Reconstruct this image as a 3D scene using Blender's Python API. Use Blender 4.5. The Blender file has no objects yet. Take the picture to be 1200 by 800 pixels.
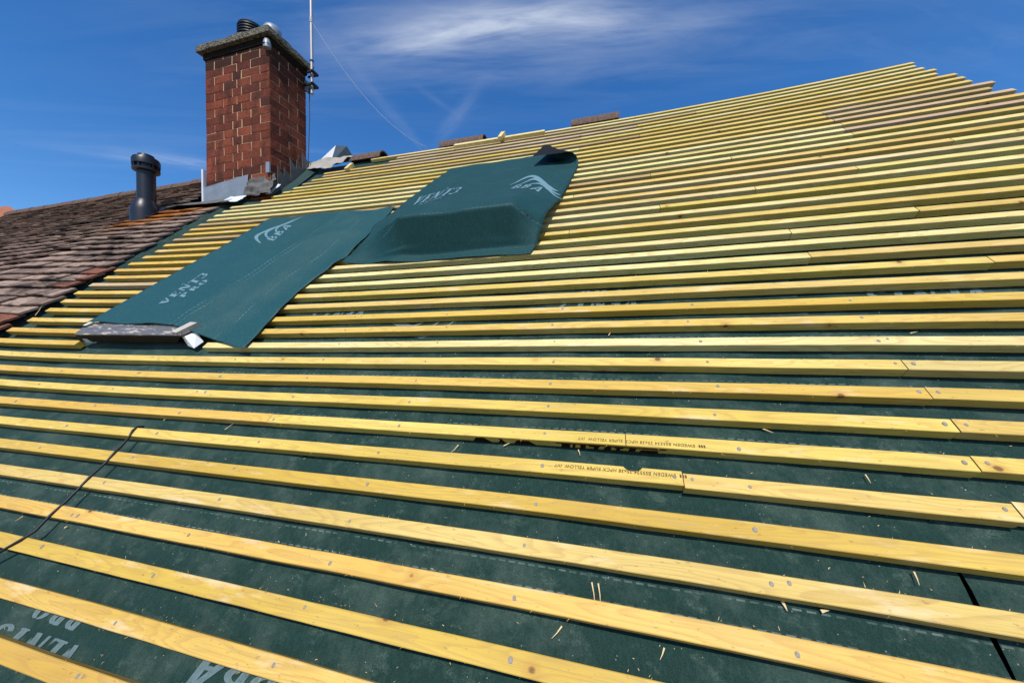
import bpy, bmesh, math, random
from mathutils import Vector, Matrix, noise
from mathutils.geometry import tessellate_polygon
R = math.radians
random.seed(11)
scene = bpy.context.scene
COL = scene.collection

# ------------------------------------------------------------------ roof surface
ZC = 6.2                                  # eye height above the ground
K0, H = 0.325561, 0.928615                # rows are about 10 cm apart, eye is 0.93 m off the slope
DU = Vector((0, math.sqrt(.5), math.sqrt(.5)))
NN = Vector((0, -math.sqrt(.5), math.sqrt(.5)))
CW = [-0.01988, 0.02764, 0.03612, -0.06039, -0.05385, 0.01621, 0.08593, 0.03985, -0.04113, -0.0599, 0.06266]
CD = [0.00281, 0.00991, -0.03798, 0.02425, -0.01165, 0.06042, 0.00562, -0.03577, 0.01882, -0.00225, 0.06002]

def basis(X, k):
    X /= 3; k = (k-15)/25
    return (1, X, X*X, X**3, k, k*X, k*X*X, k*k, k*k*X, k*k*X*X, k*X**3)

def S(X, k, off=0.0):
    """old, slightly sagging roof slope: X metres along it, k rows up it, off metres above the batten tops"""
    b = basis(min(max(X, -4.3), 3.0), min(max(k, -3), 41))
    w = sum(a*c for a, c in zip(b, CW)); ds = sum(a*c for a, c in zip(b, CD))
    return Vector((X, 0, ZC)) + DU*((k+K0)*.1+ds) + NN*(w+off-H)

def nz(x, y=0.0, z=0.0): return noise.noise(Vector((x, y, z)))
def sstep(a, b, x):
    t = min(max((x-a)/(b-a), 0), 1); return t*t*(3-2*t)
def lin(c):
    c /= 255.0
    return c/12.92 if c <= .04045 else ((c+.055)/1.055)**2.4
def rgb(r, g, b): return (lin(r), lin(g), lin(b), 1)

# ------------------------------------------------------------------ object helpers
def tag(o, label=None, cat=None, group=None, kind=None):
    if label: o['label'] = label
    if cat: o['category'] = cat
    if group: o['group'] = group
    if kind: o['kind'] = kind
    return o
def empty(name, loc, label, cat, group=None):
    o = bpy.data.objects.new(name, None); COL.objects.link(o); o.location = loc
    o.empty_display_size = .1
    return tag(o, label, cat, group)
def build(name, verts, faces, m, parent=None, anchor=None, smooth=False, uvs=None, mats=None, fmat=None):
    """world-space verts -> one mesh object (under parent, or standing on its own anchor)"""
    wp = Vector((0, 0, 0)); q = parent
    while q is not None: wp += q.location; q = q.parent
    a = wp if parent is not None else Vector(anchor if anchor is not None else verts[0])
    me = bpy.data.meshes.new(name)
    me.from_pydata([Vector(v)-a for v in verts], [], faces)
    if m: me.materials.append(m)
    for mm in (mats or []): me.materials.append(mm)
    if fmat:
        for p, i in zip(me.polygons, fmat): p.material_index = i
    if uvs:
        uv = me.uv_layers.new(name='UVMap')
        for l in me.loops: uv.data[l.index].uv = uvs[l.vertex_index]
    if smooth:
        for p in me.polygons: p.use_smooth = True
    me.update()
    o = bpy.data.objects.new(name, me); COL.objects.link(o)
    if parent is not None: o.parent = parent
    else: o.location = a
    return o
class MB:
    def __init__(s): s.v = []; s.f = []; s.uv = []
    def poly(s, pts):
        n = len(s.v); s.v += [Vector(p) for p in pts]; s.f.append(list(range(n, n+len(pts))))
    def box8(s, p):     # p: 4 bottom ccw, 4 top ccw
        n = len(s.v); s.v += [Vector(q) for q in p]
        s.f += [[n+i for i in f] for f in ((3,2,1,0), (4,5,6,7), (0,1,5,4), (1,2,6,5), (2,3,7,6), (3,0,4,7))]
    def box(s, a, b):
        (x0,y0,z0), (x1,y1,z1) = a, b
        s.box8([(x0,y0,z0),(x1,y0,z0),(x1,y1,z0),(x0,y1,z0),(x0,y0,z1),(x1,y0,z1),(x1,y1,z1),(x0,y1,z1)])
    def rbox(s, x0, x1, k0, k1, o0, o1, sh=0.0):      # box lying on the roof slope
        s.box8([S(x0,k0,o0), S(x1,k0,o0), S(x1,k1,o0), S(x0,k1,o0), S(x0+sh,k0,o1), S(x1-sh,k0,o1), S(x1-sh,k1,o1), S(x0+sh,k1,o1)])
    def ring(s, rings, caps=True, closed=True):
        n = len(s.v); m = len(rings[0])
        for r in rings: s.v += [Vector(p) for p in r]
        for i in range(len(rings)-1):
            for j in range(m if closed else m-1):
                a = n+i*m+j; b = n+i*m+(j+1) % m
                s.f.append([a, b, b+m, a+m])
        if caps:
            s.f.append(list(range(n+m-1, n-1, -1))); L = n+(len(rings)-1)*m
            s.f.append(list(range(L, L+m)))
    def tube(s, pts, r, seg=8):
        pts = [Vector(p) for p in pts]; rings = []
        for i, p in enumerate(pts):
            d = (pts[min(i+1, len(pts)-1)]-pts[max(i-1, 0)]).normalized()
            a = d.cross(Vector((0, 0, 1)) if abs(d.z) < .9 else Vector((1, 0, 0))).normalized(); b = d.cross(a)
            rr = r[i] if isinstance(r, (list, tuple)) else r
            rings.append([p+a*rr*math.cos(t)+b*rr*math.sin(t) for t in [2*math.pi*j/seg for j in range(seg)]])
        s.ring(rings)
    def lathe(s, c, prof, seg=24, ax=None):           # prof: (radius, height)
        c = Vector(c)
        s.ring([[c+Vector((r*math.cos(2*math.pi*j/seg), r*math.sin(2*math.pi*j/seg), z)) for j in range(seg)] for r, z in prof])
    def build(s, name, m, parent=None, anchor=None, smooth=False, **kw): return build(name, s.v, s.f, m, parent, anchor, smooth, **kw)
def shade_auto(o, ang=35):
    for p in o.data.polygons: p.use_smooth = True
    o.data.set_sharp_from_angle(angle=R(ang))
    return o

# ------------------------------------------------------------------ materials
class N:
    def __init__(s, name, rough=.7, spec=.3, metal=0):
        s.m = bpy.data.materials.new(name); s.m.use_nodes = True; s.t = s.m.node_tree; s.n = s.t.nodes
        s.b = s.n['Principled BSDF']; s.b.inputs['Roughness'].default_value = rough
        s.b.inputs['Specular IOR Level'].default_value = spec; s.b.inputs['Metallic'].default_value = metal
    def new(s, ty, **kw):
        x = s.n.new(ty)
        for a, v in kw.items(): setattr(x, a, v)
        return x
    def link(s, a, b): s.t.links.new(a, b)
    def put(s, sock, v):
        if isinstance(v, (int, float)): sock.default_value = v
        elif isinstance(v, tuple): sock.default_value = v
        else: s.link(v, sock)
    def math(s, op, a, b=0.0, c=None):
        x = s.new('ShaderNodeMath', operation=op); s.put(x.inputs[0], a); s.put(x.inputs[1], b)
        if c is not None: s.put(x.inputs[2], c)
        return x.outputs[0]
    def mix(s, f, a, b, mode='MIX'):
        x = s.new('ShaderNodeMix', data_type='RGBA', blend_type=mode); s.put(x.inputs[0], f); s.put(x.inputs[6], a); s.put(x.inputs[7], b)
        return x.outputs[2]
    def mapr(s, v, a, b, c=0.0, d=1.0, smooth=False):
        x = s.new('ShaderNodeMapRange', interpolation_type='SMOOTHSTEP' if smooth else 'LINEAR')
        s.put(x.inputs[0], v)
        for i, q in enumerate((a, b, c, d)): s.put(x.inputs[i+1], q)
        return x.outputs[0]
    def noise(s, vec, scale, detail=4, rough=.55, dist=0.0):
        x = s.new('ShaderNodeTexNoise'); s.link(vec, x.inputs['Vector'])
        x.inputs['Scale'].default_value = scale; x.inputs['Detail'].default_value = detail
        x.inputs['Roughness'].default_value = rough; x.inputs['Distortion'].default_value = dist
        return x.outputs['Fac']
    def voro(s, vec, scale, feat='F1'):
        x = s.new('ShaderNodeTexVoronoi', feature=feat); s.link(vec, x.inputs['Vector']); x.inputs['Scale'].default_value = scale
        return x
    def mapping(s, vec, sc=(1,1,1), loc=(0,0,0), rot=(0,0,0)):
        x = s.new('ShaderNodeMapping'); s.link(vec, x.inputs['Vector'])
        x.inputs['Scale'].default_value = sc; x.inputs['Location'].default_value = loc; x.inputs['Rotation'].default_value = rot
        return x.outputs[0]
    def coord(s, w='Object'): return s.new('ShaderNodeTexCoord').outputs[w]
    def bump(s, h, strength=.3, dist=.002):
        x = s.new('ShaderNodeBump'); s.link(h, x.inputs['Height']); x.inputs['Strength'].default_value = strength
        x.inputs['Distance'].default_value = dist; s.link(x.outputs[0], s.b.inputs['Normal'])
    def color(s, c): s.put(s.b.inputs['Base Color'], c)

def plain(name, c, rough=.6, spec=.4, metal=0, var=.25, scale=20, bump=.2):
    n = N(name, rough, spec, metal); o = n.coord()
    f = n.noise(o, scale, 6, .6)
    lo = tuple(v*(1-var) for v in c[:3])+(1,); hi = tuple(min(1, v*(1+var)) for v in c[:3])+(1,)
    n.color(n.mix(f, lo, hi)); n.bump(n.noise(o, scale*6, 4), bump, .002)
    return n.m

def wood(name):
    n = N(name, .62, .3); oi = n.new('ShaderNodeObjectInfo'); o = n.coord()
    va = n.new('ShaderNodeVectorMath', operation='ADD'); n.link(o, va.inputs[0])
    cb = n.new('ShaderNodeCombineXYZ'); r = n.math('MULTIPLY', oi.outputs['Random'], 37.0)
    for i in range(3): n.link(r, cb.inputs[i])
    n.link(cb.outputs[0], va.inputs[1]); v = va.outputs[0]
    bigg = n.noise(n.mapping(v, (1.3, 9, 9)), 1.0, 3, .5)                       # slow colour drift along a length
    fig = n.noise(n.mapping(v, (1.5, 13, 13)), 1.0, 2, .45, .25)                 # contours of this field make the grain figure
    gr = n.math('FRACT', n.math('MULTIPLY', fig, 17.0))
    line = n.math('MULTIPLY', n.mapr(gr, .30, .93, 0, 1, True), n.mapr(gr, .93, 1.0, 1, 0))
    fib = n.noise(n.mapping(v, (9, 420, 420)), 1.0, 3, .6)
    saw = n.noise(n.mapping(v, (240, 60, 60)), 1.0, 2, .5)
    c = n.mix(n.mapr(bigg, .3, .72), (.86, .80, .62, 1), (1.10, 1.1, 1.25, 1))
    c = n.mix(1.0, oi.outputs['Color'], c, 'MULTIPLY')
    c = n.mix(n.math('MULTIPLY', line, .34), c, (.40, .215, .06, 1))
    c = n.mix(n.math('MULTIPLY', n.mapr(fib, .48, .72), .42), c, (.34, .21, .07, 1))
    stn = n.noise(n.mapping(v, (2.1, 12, 12), loc=(5, 2, 1)), 1.0, 5, .7)
    c = n.mix(n.math('MULTIPLY', n.mapr(stn, .56, .72), .34), c, (.46, .30, .11, 1))
    pale = n.noise(n.mapping(v, (4.3, 22, 22)), 1.0, 5, .68)
    c = n.mix(n.math('MULTIPLY', n.mapr(pale, .56, .70), .5), c, (.80, .62, .40, 1))
    vo = n.voro(n.mapping(v, (6.5, 8.5, 8.5)), 1.0)
    kd = n.math('ADD', vo.outputs['Distance'], n.math('MULTIPLY', n.math('SUBTRACT', fib, .5), .03))
    sp = n.new('ShaderNodeSeparateColor'); n.link(vo.outputs['Color'], sp.inputs[0])
    on = n.math('GREATER_THAN', sp.outputs[0], .42)
    ring = n.math('MULTIPLY', n.mapr(kd, .20, .06, 0, 1, True), on)
    c = n.mix(n.math('MULTIPLY', ring, .38), c, (.42, .19, .04, 1))
    core = n.math('MULTIPLY', n.mapr(kd, .075, .045, 0, 1, True), on)
    c = n.mix(n.math('MULTIPLY', core, .85), c, (.13, .05, .016, 1))
    grey = n.noise(n.mapping(v, (5, 30, 30)), 1.7, 5, .65)
    c = n.mix(n.math('MULTIPLY', n.mapr(grey, .62, .8), .35), c, (.36, .30, .22, 1))
    dent = n.noise(n.mapping(v, (60, 160, 160)), 1.0, 2, .5)
    c = n.mix(n.math('MULTIPLY', n.mapr(dent, .66, .74), .5), c, (.22, .12, .045, 1))
    n.color(c)
    h = n.math('ADD', n.math('MULTIPLY', fib, .6), n.math('MULTIPLY', saw, .5))
    n.bump(h, .35, .0015)
    return n.m

def underlay(name, base, dust, vlines=(), ulines=(), sheen=.35, rough=.62, dustamt=.5, SPECK=.995, fuzz=0.0):
    n = N(name, rough, sheen); uv = n.new('ShaderNodeUVMap'); uv.uv_map = 'UVMap'; v = uv.outputs[0]
    fine = n.noise(v, 420, 4, .75); mid = n.noise(n.mapping(v, (150, 60, 1), rot=(0, 0, .6)), 1, 5, .7)
    big = n.noise(v, 4.5, 8, .72); patch = n.noise(n.mapping(v, (13, 19, 1), rot=(0, 0, .35)), 1, 8, .74)
    grit = n.mapr(n.noise(v, 260, 3, .8), .38, .62)
    lo = tuple(x*.45 for x in base[:3])+(1,); hi = tuple(x*1.7 for x in base[:3])+(1,)
    c = n.mix(n.mapr(fine, .36, .64), lo, hi)
    c = n.mix(n.math('MULTIPLY', n.mapr(mid, .45, .66), .55), c, tuple(x*1.9 for x in base[:3])+(1,))
    c = n.mix(n.math('MULTIPLY', n.math('MULTIPLY', n.mapr(big, .47, .70), n.mapr(grit, 0, 1, .35, 1)), dustamt), c, dust)
    c = n.mix(n.math('MULTIPLY', n.math('MULTIPLY', n.mapr(patch, .54, .68), grit), dustamt), c, tuple(x*1.15 for x in dust[:3])+(1,))
    n.b.inputs['Sheen Weight'].default_value = fuzz; n.b.inputs['Sheen Roughness'].default_value = .45; n.b.inputs['Sheen Tint'].default_value = (.75, 1, .95, 1)
    # trodden-in pale fibres
    st = n.voro(n.mapping(v, (170, 170, 1)), 1.0); sc = n.new('ShaderNodeSeparateColor'); n.link(st.outputs['Color'], sc.inputs[0])
    spk = n.math('MULTIPLY', n.math('LESS_THAN', st.outputs['Distance'], .2), n.math('GREATER_THAN', sc.outputs[1], SPECK))
    c = n.mix(n.math('MULTIPLY', spk, .5), c, (.40, .38, .30, 1))
    sx = n.new('ShaderNodeSeparateXYZ'); n.link(v, sx.inputs[0])
    wear = n.noise(n.mapping(v, (7, 7, 1), loc=(3, 1, 0)), 1.0, 3, .6)
    for (along, across, vals) in ((sx.outputs[0], sx.outputs[1], vlines), (sx.outputs[1], sx.outputs[0], ulines)):
        for val in vals:
            d = n.math('LESS_THAN', n.math('ABSOLUTE', n.math('SUBTRACT', across, val)), .0017)
            fr = n.math('LESS_THAN', n.math('FRACT', n.math('MULTIPLY', along, 41.0)), .66)
            m = n.math('MULTIPLY', n.math('MULTIPLY', d, fr), n.mapr(wear, .40, .6, 0, .26))
            c = n.mix(m, c, (.36, .46, .46, 1))
    n.color(c)
    w = n.new('ShaderNodeTexWave'); n.link(n.mapping(v, (1, 1, 1), rot=(0, 0, .7)), w.inputs['Vector']); w.inputs['Scale'].default_value = 55
    w.inputs['Distortion'].default_value = 1.5
    n.bump(n.math('ADD', n.math('ADD', n.math('MULTIPLY', fine, .5), mid), n.math('MULTIPLY', w.outputs['Fac'], .10)), .4, .0025)
    return n.m

M = {}
M['wood'] = wood('sawn_batten_wood')
VL = (.107, .151, .526, .733, .94, 1.35, 1.56, 2.2)
M['felt'] = underlay('green_underlay', (.0088, .0285, .023, 1), (.085, .122, .098, 1), VL, sheen=.12, rough=.75, dustamt=.8, SPECK=.978, fuzz=.2)
M['sheet_a'] = underlay('green_sheet_first', (.0105, .056, .058, 1), (.028, .09, .09, 1), (), (.35, .378, .56), .3, .5, .35)
M['sheet_b'] = underlay('green_sheet_second', (.0088, .043, .046, 1), (.026, .085, .082, 1), (1.738, 2.95), (), .18, .6, .35)
M['black_back'] = plain('black_membrane_back', (.006, .007, .008, 1), .75, .2)
M['print'] = plain('pale_printed_ink', (.13, .235, .27, 1), .6, .3, 0, .3, 120, .05)
M['print_faint'] = plain('worn_printed_ink', (.11, .165, .17, 1), .7, .2, 0, .45, 90, .05)
M['ink'] = plain('brown_stamp_ink', (.13, .075, .03, 1), .8, .1, 0, .4, 300, .05)
M['bark'] = plain('dark_bark', (.028, .012, .006, 1), .9, .1, 0, .5, 150, .6)
M['galv'] = plain('galvanised_nail', (.27, .245, .205, 1), .6, .25, .15, .4, 300)
M['deck'] = plain('void_shade_black', (.006, .005, .005, 1), .9, .1)  # near black so the slit looks unlit: shade of the void as colour
M['splinter'] = plain('fresh_wood_splinter', (.62, .46, .24, 1), .7, .2, 0, .25, 60)
M['black_cable'] = plain('black_cable_sheath', (.013, .013, .015, 1), .5, .4, 0, .3, 60)
M['lead'] = plain('weathered_lead', (.27, .30, .33, 1), .5, .4, .35, .3, 9, .5)
M['dark_lead'] = plain('grimy_lead', (.115, .11, .10, 1), .7, .3, .1, .55, 14, .9)
M['pale_metal'] = plain('bright_sheet_metal', (.80, .82, .84, 1), .45, .5, .3, .12, 5)
M['white_upvc'] = plain('white_plastic', (.78, .78, .76, 1), .4, .5, 0, .06, 12)
M['cream_block'] = plain('cream_block', (.45, .41, .35, 1), .7, .3, 0, .2, 30)
M['vent_plastic'] = plain('black_vent_plastic', (.009, .010, .014, 1), .4, .5, 0, .35, 12, .1)
M['pole'] = plain('aluminium_pole', (.40, .385, .38, 1), .45, .4, .4, .12, 8, .05)
M['dark_metal'] = plain('dark_bracket_metal', (.035, .035, .04, 1), .55, .4, .5)
M['glass'] = plain('dark_window_glass', (.01, .012, .014, 1), .06, .5, 0, .1)

def grey_frame():
    n = N('peeling_grey_frame', .55, .4); o = n.coord()
    pe = n.noise(n.mapping(o, (6, 30, 30)), 2.0, 6, .65, .6)
    c = n.mix(n.noise(o, 30, 5), (.075, .072, .076, 1), (.155, .15, .155, 1))
    c = n.mix(n.mapr(pe, .55, .6), c, (.43, .37, .30, 1))
    n.color(c); n.bump(pe, .4, .003); return n.m
M['frame'] = grey_frame()

def concrete():
    n = N('lichened_concrete', .9, .1); o = n.coord()
    a = n.noise(o, 26, 6, .7); b = n.voro(o, 60).outputs['Distance']; g = n.noise(o, 55, 3, .6)
    c = n.mix(n.mapr(a, .35, .65), (.05, .048, .042, 1), (.22, .20, .155, 1))
    c = n.mix(n.math('MULTIPLY', n.mapr(g, .55, .68), .7), c, (.30, .265, .16, 1))
    c = n.mix(n.math('MULTIPLY', n.mapr(n.noise(o, 75, 2), .58, .64), .85), c, (.03, .028, .026, 1))
    n.color(c); n.bump(n.math('ADD', a, b), .8, .012); return n.m
M['concrete'] = concrete()

def brick():
    n = N('red_brick', .9, .12); o = n.coord(); at = n.new('ShaderNodeAttribute', attribute_name='tint')
    ge = n.noise(o, 40, 6, .65); sp = n.noise(o, 130, 3, .6)
    c = n.mix(n.mapr(ge, .3, .7), (.72, .68, .66, 1), (1.18, 1.2, 1.25, 1))
    c = n.mix(1.0, at.outputs['Color'], c, 'MULTIPLY')
    c = n.mix(n.math('MULTIPLY', n.mapr(sp, .62, .72), .55), c, (.05, .022, .016, 1))
    soot = n.noise(n.mapping(o, (5, 5, 2.6)), 1.6, 6, .68)
    c = n.mix(n.math('MULTIPLY', n.mapr(soot, .44, .66), .72), c, (.032, .018, .015, 1))
    n.color(c); n.bump(n.math('ADD', ge, n.math('MULTIPLY', sp, .5)), .6, .006); return n.m
M['brick'] = brick()
M['mortar'] = plain('sandy_mortar', (.52, .34, .20, 1), .95, .05, 0, .3, 30, .6)

def tile():
    n = N('old_plain_tile', .88, .15); uv = n.new('ShaderNodeUVMap'); uv.uv_map = 'UVMap'; v = uv.outputs[0]
    at = n.new('ShaderNodeAttribute', attribute_name='tint')
    a = n.noise(v, 40, 6, .7); big = n.noise(n.mapping(v, (2.2, 3.0, 1)), 1.0, 5, .6); sm = n.noise(v, 11, 6, .68)
    c = n.mix(n.mapr(a, .3, .7), (.7, .7, .7, 1), (1.2, 1.2, 1.2, 1))
    c = n.mix(1.0, at.outputs['Color'], c, 'MULTIPLY')
    c = n.mix(n.math('MULTIPLY', n.mapr(n.math('ADD', n.math('MULTIPLY', big, .5), n.math('MULTIPLY', sm, .6)), .56, .66), .88), c, (.026, .021, .018, 1))
    c = n.mix(n.math('MULTIPLY', n.mapr(n.noise(v, 70, 3), .64, .72), .5), c, (.33, .27, .21, 1))
    # orange lichen below the chimney
    sx = n.new('ShaderNodeSeparateXYZ'); n.link(v, sx.inputs[0])
    du = n.math('SUBTRACT', sx.outputs[0], -4.02); dv = n.math('SUBTRACT', sx.outputs[1], 2.76)
    al = n.math('ADD', n.math('MULTIPLY', du, .80), n.math('MULTIPLY', dv, .60)); ac = n.math('SUBTRACT', n.math('MULTIPLY', dv, .80), n.math('MULTIPLY', du, .60))
    d2 = n.math('ADD', n.math('POWER', n.math('MULTIPLY', al, 1.45), 2.0), n.math('POWER', n.math('MULTIPLY', ac, 3.3), 2.0))
    msk = n.math('SUBTRACT', n.math('ADD', n.math('EXPONENT', n.math('MULTIPLY', d2, -1.0)), 0.0), n.math('MULTIPLY', n.noise(v, 13, 8, .8), 1.15))
    c = n.mix(n.mapr(msk, -.06, .30, 0, .85), c, (.36, .125, .014, 1))
    n.color(c); n.bump(n.math('ADD', a, sm), .6, .006); return n.m
M['tile'] = tile()
M['ridge'] = plain('brown_ridge_tile', (.13, .088, .07, 1), .9, .1, 0, 1.0, 55, .9)
M['red_tile'] = plain('far_red_tile', (.33, .13, .075, 1), .9, .1, 0, .45, 9, .6)
M['grass'] = plain('dry_pale_ground', (.15, .14, .095, 1), .95, .05, 0, .3, 3)

# ------------------------------------------------------------------ ground and sky
n_ = 2
g = build('ground', [(-300, -300, 0), (300, -300, 0), (300, 300, 0), (-300, 300, 0)], [[0, 1, 2, 3]], M['grass'], anchor=(0, 0, 0))
tag(g, kind='structure')

SUN = Vector((0.07, -0.60, 0.80)).normalized()
w = bpy.data.worlds.new('World'); scene.world = w; w.use_nodes = True
wt = w.node_tree; bg = wt.nodes['Background']
sky = wt.nodes.new('ShaderNodeTexSky'); sky.sky_type = 'NISHITA'; sky.sun_disc = False
sky.sun_elevation = math.asin(SUN.z); sky.sun_rotation = math.atan2(SUN.x, SUN.y) % (2*math.pi)
sky.altitude = 100; sky.air_density = 1.0; sky.dust_density = .5; sky.ozone_density = 4.0
class W(N):
    def __init__(s): s.t = wt; s.n = wt.nodes
wn = W()
hs = wn.new('ShaderNodeHueSaturation'); hs.inputs['Hue'].default_value = .506; hs.inputs['Saturation'].default_value = 1.32; hs.inputs['Value'].default_value = 1.0
wn.link(sky.outputs[0], hs.inputs['Color'])
dirv = wn.coord('Generated'); sep = wn.new('ShaderNodeSeparateXYZ'); wn.link(dirv, sep.inputs[0])
zz = wn.math('MAXIMUM', sep.outputs[2], .05)
px = wn.math('DIVIDE', sep.outputs[0], zz); py = wn.math('DIVIDE', sep.outputs[1], zz)      # place on a high, flat cloud layer
cp = wn.new('ShaderNodeCombineXYZ'); wn.link(px, cp.inputs[0]); wn.link(py, cp.inputs[1])
cv = cp.outputs[0]
def streak(cx, cy, ang, la, lb, seedloc, sx, sy, lo, hi, amt):
    dx = wn.math('SUBTRACT', px, cx); dy = wn.math('SUBTRACT', py, cy); ca, sa = math.cos(ang), math.sin(ang)
    al = wn.math('ADD', wn.math('MULTIPLY', dx, ca), wn.math('MULTIPLY', dy, sa))
    ac = wn.math('SUBTRACT', wn.math('MULTIPLY', dy, ca), wn.math('MULTIPLY', dx, sa))
    c2 = wn.new('ShaderNodeCombineXYZ'); wn.link(al, c2.inputs[0]); wn.link(ac, c2.inputs[1])
    nse = wn.noise(wn.mapping(c2.outputs[0], (sx, sy, 1), loc=seedloc), 1.0, 7, .6, .5)
    e = wn.math('EXPONENT', wn.math('MULTIPLY', wn.math('ADD', wn.math('POWER', wn.math('DIVIDE', wn.math('ABSOLUTE', al), la), 2.0), wn.math('POWER', wn.math('DIVIDE', wn.math('ABSOLUTE', ac), lb), 2.0)), -1.0))
    return wn.math('MULTIPLY', wn.math('MULTIPLY', e, wn.mapr(nse, lo, hi, .12, 1)), amt)
parts = [streak(-.40, 1.045, .10, .36, .07, (2, 3, 0), 3.0, 16, .32, .70, .56),
         streak(-.10, 1.10, .30, .36, .07, (7, 1, 0), 3.0, 14, .34, .72, .42),
         streak(-.30, 1.10, .2, .95, .26, (9, 4, 0), 1.6, 9, .38, .8, .26),
         streak(-.62, 1.43, -.74, .20, .032, (1, 9, 0), 5, 22, .25, .7, .11),
         streak(-.66, 1.30, 1.2, .10, .02, (3, 6, 0), 5, 20, .25, .7, .05),
         streak(-.88, 1.28, 1.62, .38, .03, (5, 5, 0), 3, 18, .3, .8, .09),
         streak(-2.3, 1.35, .5, .3, .07, (8, 2, 0), 4, 12, .35, .75, .30),
         streak(-1.6, 1.5, .35, 2.2, .4, (4, 8, 0), .9, 6, .46, .85, .10),
         streak(1.0, 1.3, .5, 1.0, .25, (3, 3, 0), 1.4, 8, .46, .85, .10)]
tot = parts[0]
for q in parts[1:]: tot = wn.math('ADD', tot, q)
tot = wn.math('MINIMUM', tot, .85)
wn.link(wn.mix(tot, hs.outputs[0], (5.0, 5.4, 6.0, 1)), bg.inputs['Color'])
bg.inputs['Strength'].default_value = .15

sl = bpy.data.lights.new('sun', 'SUN'); sl.energy = 4.0; sl.angle = R(.53); sl.color = (1, .955, .88)
so = bpy.data.objects.new('sun', sl); COL.objects.link(so); so.location = (0, -10, 30)
so.rotation_euler = SUN.to_track_quat('Z', 'Y').to_euler()

# ------------------------------------------------------------------ camera
cr, cu, cf = Vector((0.96797, 0.25097, -0.00746)), Vector((0.00581, 0.00733, 0.99996)), Vector((-0.25101, 0.96797, -0.00564))
cam = bpy.data.cameras.new('camera'); cam.sensor_width = 36; cam.lens = 12.0; cam.clip_start = .02; cam.clip_end = 2000
co = bpy.data.objects.new('camera', cam); COL.objects.link(co)
co.matrix_world = Matrix(((cr.x, cu.x, -cf.x, 0), (cr.y, cu.y, -cf.y, 0), (cr.z, cu.z, -cf.z, ZC), (0, 0, 0, 1)))
scene.camera = co

# ------------------------------------------------------------------ house bodies under the slopes
XE = -3.50
def prism(name, X0, X1, kb, kt, off, m, parent):
    """closed roof body: front slope at off, back slope mirrored"""
    xs = [X0+(X1-X0)*i/12 for i in range(13)]; ks = [kb+(kt-kb)*j/12 for j in range(13)]
    rings = []
    for x in xs:
        f = [S(x, k, off) for k in ks]; ap = f[-1]
        back = [Vector((x, 2*ap.y-p.y, p.z)) for p in reversed(f[:-1])]
        rings.append(f+back)
    mb = MB(); mb.ring(rings); return mb.build(name, m, parent)
house = empty('brick_house', (-.5, 3.4, 0), 'red brick house under the stripped roof covered in yellow battens', 'house')
prism('roof_deck', -3.54, 2.36, -8.5, 40.2, -.16, M['deck'], house)
e0 = S(0, -7, -.2)
mb = MB(); mb.box((-3.5, e0.y+.3, 0), (2.3, 6.6, e0.z-.05)); mb.build('wall', M['mortar'], house)
nbr = empty('neighbour_house', (-6.5, 3.4, 0), 'adjoining house with old brown plain tile roof stained by black and orange lichen', 'house')
mb = MB(); mb.box((-9.0, e0.y+.3, 0), (-3.58, 6.4, e0.z-.05)); mb.build('wall', M['mortar'], nbr)
prism('roof_boarding', -8.7, -3.62, -8.5, 40.0, -.05, M['deck'], nbr)

# ------------------------------------------------------------------ underlay on the slope
SLIT = lambda k: .664+.012*max(0, k-1)**.7 + .002*math.sin(k*3)
def felt_off(X, k):
    o = -.0341-.008*(.5+.5*math.cos((X-.33)/.5*2*math.pi+math.pi))*(.6+.4*nz(X*2, k*.3, 4))
    o -= .0012*(1+nz(X*9, k*1.1, 2))
    lw = sstep(-2.3, -3.2, X)*sstep(16, 10, k)
    o += lw*(.010*nz(X*7+k*1.3, k*.9, 9)-.008)
    o += .035*sstep(-3.50, -3.62, X)*sstep(14.5, 17, k)
    return o
def sheet(name, x0f, x1f, ka, kb, offf, m, nx, nk, **kw):
    vs, fs, uv = [], [], []
    for j in range(nk+1):
        k = ka+(kb-ka)*j/nk; a, b = x0f(k), x1f(k)
        for i in range(nx+1):
            X = a+(b-a)*i/nx
            vs.append(S(X, k, offf(X, k))); uv.append((X, k*.1))
    for j in range(nk):
        for i in range(nx):
            q = j*(nx+1)+i; fs.append([q, q+1, q+nx+2, q+nx+1])
    return build(name, vs, fs, m, uvs=uv, smooth=True, **kw)
ul = sheet('roof_underlay', lambda k: XE-.20, SLIT, -8, 40.6, felt_off, M['felt'], 110, 240, anchor=S(-1.4, -8, -.03))
tag(ul, 'dark green breathable underlay sheet dusty and printed, spread under most of the battens', 'roof underlay')
def rx0(k):
    return SLIT(k)+.004+.0075*sstep(.4, 1.6, k)*sstep(3.2, 2.2, k) if .1 < k < 2.75 else SLIT(k)-.12
ur = sheet('roof_underlay', rx0, lambda k: 2.42+.01*math.sin(k*2), -8, 40.6,
           lambda X, k: felt_off(X, k)-.0035, M['felt'], 50, 240, anchor=S(1.5, -8, -.03))
tag(ur, 'green underlay strip right of the dark curved slit, reaching the roof verge', 'roof underlay')

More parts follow.
